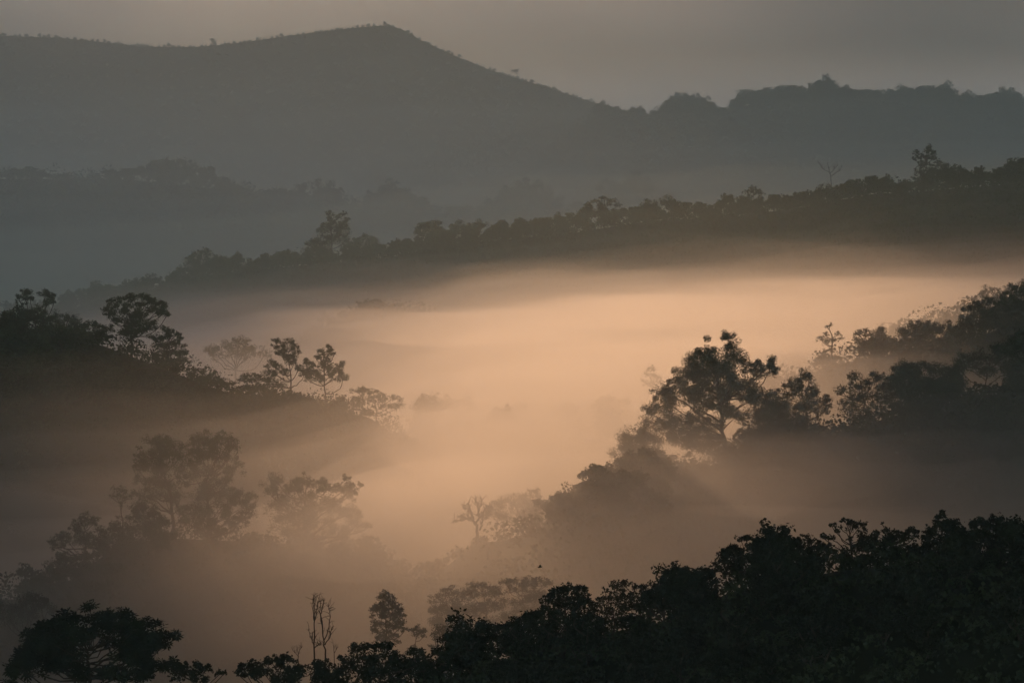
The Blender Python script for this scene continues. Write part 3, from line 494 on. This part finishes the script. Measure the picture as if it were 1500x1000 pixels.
ridge_row(44,'mountain_shrub','small trees along the mountain skyline',['tiny pale shrub on the skyline of the mountain'],Hmt,JC,0,900,7.5,['bush','bush','dome'],1.0,9,jit=2,cat='shrub',sink=.8,hmin=4.5)
# two taller single trees on the mountain skyline
for sd,lab,px,top,d in ((51,'small lone tree standing up from the left mountain skyline',312,56,3800),(52,'lone umbrella tree on the mountain slope right of the peak',758,101,3800)):
    T,F=template(sd,'umbrella' if sd==52 else 'tall',1.4,20 if sd==52 else 12,at(px,top,d).z-ground(at(px,top,d).x,d),parts=True)
    p=at(px,top,d); e=things('lone_tree',lab,'tree',(p.x,d,ground(p.x,d))); T.mesh('trunk',BARK,e); F.mesh('crown',LEAF2,e)
# copies with parts on the nearer hills
def grove(seed,name,label,group,h,spots,L,w,hh,kinds=('dome','round','tall','dome')):
    rng=np.random.default_rng(seed); tm=[]
    for i,k in enumerate(kinds):
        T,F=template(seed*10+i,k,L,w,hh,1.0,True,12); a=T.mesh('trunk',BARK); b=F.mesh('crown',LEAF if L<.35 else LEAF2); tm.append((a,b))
    used=set()
    for (x,y) in spots:
        k=int(rng.integers(len(tm))); e=things(name,label,'tree',(x,y,ground(x,y)-.2),group); s=rng.uniform(.75,1.2)
        e.scale=(s*rng.uniform(.9,1.15),s*rng.uniform(.9,1.15),s); e.rotation_euler=(0,0,rng.uniform(0,6.28))
        for o in tm[k]:
            if k in used: o=o.copy(); C.objects.link(o)
            o.parent=e
        used.add(k)
    for k,(a,b) in enumerate(tm):
        if k not in used: bpy.data.objects.remove(a); bpy.data.objects.remove(b)
def spots(seed,h,px0,px1,v0,v1,n,lim=1.0):
    rng=np.random.default_rng(seed); out=[]
    for i in range(n):
        px=rng.uniform(px0,px1); t=(px-750)/750*TH; k=np.argmin(np.abs(h['xs']/h['ys']-t)); d=float(np.interp(t,(h['xs']/h['ys']),h['ys']))+rng.uniform(v0,v1)
        out.append((t*d,d))
    return out
grove(61,'canopy_tree','dark round canopy tree merged in the black mass of the left hill','dark trees of the left hill',Hleft,spots(1,Hleft,-60,95,-30,0,14)+spots(9,Hleft,95,330,-34,-14,16)+spots(2,Hleft,320,600,-20,-5,10),.55,7.5,5.6)
grove(62,'canopy_tree','veiled round canopy tree in the misty mass of the right slope','veiled trees of the right slope',Hright,spots(3,Hright,900,1560,-26,-6,26)+spots(4,Hright,790,960,-14,2,14),.55,7,6)
grove(63,'canopy_tree','round canopy tree half sunk in mist on the upper right ridge','trees of the upper right ridge',Hright2,spots(5,Hright2,1110,1540,-14,4,14),.65,6.5,5.5)
grove(64,'canopy_tree','low veiled canopy tree at the foot of the pale trees, lower left','low trees under the pale misty trees',Hlow,spots(6,Hlow,40,640,-22,0,16),.5,6,5)
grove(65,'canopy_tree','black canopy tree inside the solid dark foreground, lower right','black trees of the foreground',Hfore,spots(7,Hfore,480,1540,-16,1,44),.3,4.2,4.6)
grove(66,'canopy_tree','faint small canopy tree on the ghostly round hill in the mist','trees of the ghostly round hill',Hdome,spots(8,Hdome,480,700,-10,5,12),.9,8,6)
grove(67,'sunken_tree','ghostly treetop barely showing through the bright valley mist','treetops sunk in the valley mist',Hknoll,spots(10,Hknoll,560,960,-12,12,20),.7,8,13)
# ---------------- closed forest on the slopes below the trees one can tell apart
CLEAR=[(at(700,790,388).x,386,6.5)]
def forest(seed,h,vf,vb,step,r,L,n,margin=1.2):
    rng=np.random.default_rng(seed); ys=np.arange(h['ys'].min()-vf,h['ys'].max()+vb,step); P=[]
    for y in ys:
        xm=y*TH*margin+15; xs=np.arange(-xm,xm,step)+rng.uniform(-.5,.5,len(np.arange(-xm,xm,step)))*step
        yy=y+rng.uniform(-.5,.5,len(xs))*step; yc=np.interp(xs,h['xs'],h['ys']); ok=(yy>yc-vf)&(yy<yc+vb)&(xs>h['xs'][0])&(xs<h['xs'][-1])
        P.append(np.stack([xs[ok],yy[ok]],1))
    P=np.concatenate(P); z=h['zf'](P[:,0],P[:,1]); ok=z>-2
    for ex,ey,er in CLEAR: ok&=(np.hypot(P[:,0]-ex,P[:,1]-ey)>er)
    P=P[ok]; z=z[ok]; m=len(P)
    rr=r*(.55+1.1*rng.uniform(0,1,m)**2); d=rng.normal(size=(m,n,3)); d/=np.linalg.norm(d,axis=2)[...,None]; d[...,2]=np.abs(d[...,2])*1.0-.25
    lump=1+.22*np.sin(d[...,0]*5+rng.uniform(0,6,(m,1)))*np.sin(d[...,1]*5+rng.uniform(0,6,(m,1)))
    c=np.stack([P[:,0],P[:,1],z+rr*.35],1)[:,None]+d*(rr[:,None]*lump*rng.uniform(.8,1.05,(m,n)))[...,None]
    v,f=leaves(rng,c.reshape(-1,3),L,.7); o=mesh_np('forest',v,f,LEAF2); o['kind']='stuff'
forest(71,Hridge,110,12,6.0,5.0,1.0,100)
forest(72,Hback,130,5,10,7,1.9,70)
forest(73,Hfar,260,0,14,8.5,2.4,70)
forest(74,Hmt,700,-14,22,6.5,3,30)
forest(75,Hspur,120,5,13,8,2.4,50)
forest(76,Hleft,60,10,3.8,3.2,.6,90)
forest(77,Hright,70,12,3.6,2.6,.7,70)
forest(78,Hright2,50,10,4.2,3,.85,60)
forest(79,Hright3,50,10,5,3.6,1.1,50)
forest(80,Hlow,45,8,3.4,2.4,.65,60)
forest(81,Hfore,40,6,1.8,1.4,.36,70)
forest(82,Hdome,60,20,6,4.6,1.3,50)
# ---------------- air, mist and clouds added to shape the light
def box(name,x0,x1,y0,y1,z0,z1,m):
    v=[(x,y,z) for x in (x0,x1) for y in (y0,y1) for z in (z0,z1)]
    o=mesh_np(name,v,[(0,1,3,2),(4,6,7,5),(0,4,5,1),(2,3,7,6),(0,2,6,4),(1,5,7,3)],m); o['kind']='stuff'; return o
box('haze',-9500,9500,-300,9500,-3,352,vol('haze',HAZE_C,HAZE_D,-.15))
def sheet(name,X,Y,zt,zb,m,keep=None,kind='stuff'):
    nx,ny=X.shape; n=nx*ny
    top=np.stack([X,Y,zt],-1).reshape(-1,3); bot=np.stack([X,Y,zb],-1).reshape(-1,3); gf=grid_faces(nx,ny)
    if keep is not None: gf=gf[keep.ravel()[gf].any(1)]; fs=[gf,gf[:,::-1]+n]
    else:
        fs=[gf,gf[:,::-1]+n]
        def side(i): i=np.asarray(i); fs.append(np.stack([i[:-1],i[1:],i[1:]+n,i[:-1]+n],1))
        side(np.arange(nx)*ny); side((np.arange(nx)*ny+ny-1)[::-1]); side(np.arange(ny)[::-1]); side((nx-1)*ny+np.arange(ny))
    o=mesh_np(name,np.concatenate([top,bot]),np.concatenate(fs),m); o['kind']=kind; return o
def mist(x0,x1,y0,y1,zf,m,nx=70,ny=80):
    X,Y=np.meshgrid(np.linspace(x0,x1,nx),np.linspace(y0,y1,ny),indexing='ij')
    return sheet('mist',X,Y,np.maximum(zf(X,Y),-1.0),np.full_like(X,-2.0),m)
def ztop(base,amp,seed):
    def f(X,Y):
        z=base+(Y-450)/750*(-14+X*0.07)+np.minimum(X,0)*.045+fbm(X/(45+9*(seed%5)),Y/(70+12*(seed%4)),seed)*amp
        z=z-22*np.exp(-((Y-555)/135)**2)*np.clip((-X-5)/55,0,1)-9*np.exp(-((Y-325)/60)**2)*np.clip((-X-10)/40,0,1)+7*np.exp(-((Y-530)/60)**2)*np.clip((X-35)/40,0,1)+4*np.exp(-((Y-360)/45)**2)*np.clip((X-25)/40,0,1)
        fr=np.clip((Y-205)/110,0,1); return (z+2)*fr*fr*(3-2*fr)-2
    return f
for k,(b,dn) in enumerate(MIST): mist(-1100,1100,195,1900,ztop(b,11,k*7+3),vol('mist',MIST_C,dn,MIST_G),110,110)
def far_top(zb,k):
    def f(X,Y):
        w=np.clip((Y-1290)/450,0,1)*np.clip((3750-Y)/1100,0,1); w=w*w*(3-2*w); return -1+(zb+1+fbm(X/300,Y/420,31+k)*.28*zb)*w
    return f
for k,(zb,dn) in enumerate(FARMIST): mist(-2500,2500,1250,3800,far_top(zb,k*5),vol('mist',FAR_C,dn,-.05))
def ridge_top(zb,k):
    def f(X,Y):
        w=np.clip((Y-1010)/90,0,1)*np.clip((1420-Y)/120,0,1); w=w*w*(3-2*w); return -1+(zb+1+fbm(X/120,Y/150,61+k)*16+X*.07)*w
    return f
for k,zb in enumerate((64,78,92)): mist(-1300,1300,1000,1430,ridge_top(zb,k*3),vol('mist',FAR_C,.0006,-.4),90,40)
def pool(X,Y):
    """0 in the middle of the gap shaped into the added deck, 1 at its rim (where the light through it meets the mist)"""
    cx=35+np.clip((Y-500)/600,-.33,1.5)*95; wl=np.where(X<cx,120+np.clip((Y-430)/400,0,1.4)*80+np.clip((Y-680)/250,0,1)*50,82+np.clip((Y-420)/330,0,1)*75+np.clip((Y-750)/450,0,1)*210)
    return np.sqrt((np.abs(X-cx)/wl)**2+np.where(Y<680,(680-Y)/1250,(Y-680)/600)**2)+np.clip((238-Y)/45,0,2)
def shade_deck():  # unseen deck above the frame, added to shade the valley's edges and foreground
    X,Y=np.meshgrid(np.linspace(-2500,2500,150),np.linspace(-6500,4300,340),indexing='ij')
    r=pool(X,Y)+fbm(X/75,Y/130,5)*.24
    t=np.clip((r-.4)/1.2,0,1)**1.5*70*(1+2*np.clip((500-Y)/700,0,1))*(1+.3*fbm(X/100,Y/100,9))
    t*=np.minimum.reduce([(X+2500)/400,(2500-X)/400,(Y+2500)/400,(4300-Y)/200]).clip(0,1)
    k=450/SD.z; X=X+SD.x*k; Y=Y+SD.y*k
    sheet('added_cloud',X,Y,500+t,500-t*.6,vol('added_cloud',(.9,.9,.9),.015,.3),t>.01,'structure')
shade_deck()
def sky_veil():  # added veil that dims and warms the sky, standing in for distant haze
    X,Y=np.meshgrid(np.linspace(-9000,9000,70),np.linspace(11000,13500,24),indexing='ij')
    e=np.minimum((X+9000)/2500,(9000-X)/2500).clip(0,1)*np.clip((Y-11000)/900,0,1)*np.clip((13500-Y)/300,0,1)
    e=e*e*(3-2*e)
    sheet('added_cloud',X,Y,30+e*(2600+700*fbm(X/1800,Y/1800,3)),0*X+20,vol('added_cloud',BANK_C,.0012,0.0),None,'structure')
sky_veil()
def lens(name,c,w,h,t,m,seed,kind,sc,nz=1.0):
    """soft lens of vapour, thick in the middle and thinning out to nothing at its ragged edge"""
    n1,n2=46,26; u=np.linspace(-1,1,n1)[:,None]+np.zeros((1,n2)); v=np.linspace(-1,1,n2)[None]+np.zeros((n1,1))
    q=np.clip(1-u*u,0,1)*np.clip(1-v*v,0,1); q=q*q*np.clip(1+nz*fbm(u*sc,v*sc*.8,seed),.02,3); q[0]=q[-1]=0; q[:,0]=q[:,-1]=0
    X=c[0]+u*w; Z=c[2]+v*h; n=n1*n2; gf=grid_faces(n1,n2)
    V=np.concatenate([np.stack([X,c[1]-t*q-.01,Z],-1).reshape(-1,3),np.stack([X,c[1]+t*q*.7+.01,Z],-1).reshape(-1,3)]); F=[gf,gf[:,::-1]+n]
    for i in (np.arange(n1)*n2,(np.arange(n1)*n2+n2-1)[::-1],np.arange(n2)[::-1],(n1-1)*n2+np.arange(n2)): F.append(np.stack([i[:-1],i[1:],i[1:]+n,i[:-1]+n],1))
    o=mesh_np(name,V,np.concatenate(F),m); o['kind']=kind; return o
WISP=vol('wisp',MIST_C,.012,MIST_G)
for k,(px,py,d,wp,hp,t,nz) in enumerate(((1110,690,395,270,75,30,1.3),(1200,552,500,190,45,40,.8),(330,700,360,430,190,4,.5),(560,790,335,230,70,26,.8),(700,640,520,200,50,60,1.1),(1000,455,900,330,30,90,1.1),(640,478,860,330,32,90,1.1),(1290,425,980,300,24,90,1.1),(760,700,376,120,60,30,.8))):
    c=at(px,py,d); s=d*SX; lens('mist',c,wp*s,hp*s,t,WISP,k*3+90,'stuff',2.2,nz)
lens('added_cloud',(2350,10300,1150),2000,1250,420,vol('added_cloud',(.62,.52,.43),.0022,0.0),140,'structure',1.6)  # absorbing veil added to darken the right of the sky like lens vignetting
lens('added_cloud',(-2500,10350,800),1300,900,300,vol('added_cloud',(.45,.43,.41),.002,0.0),150,'structure',1.6)  # smaller veil added to darken the left of the sky the same way
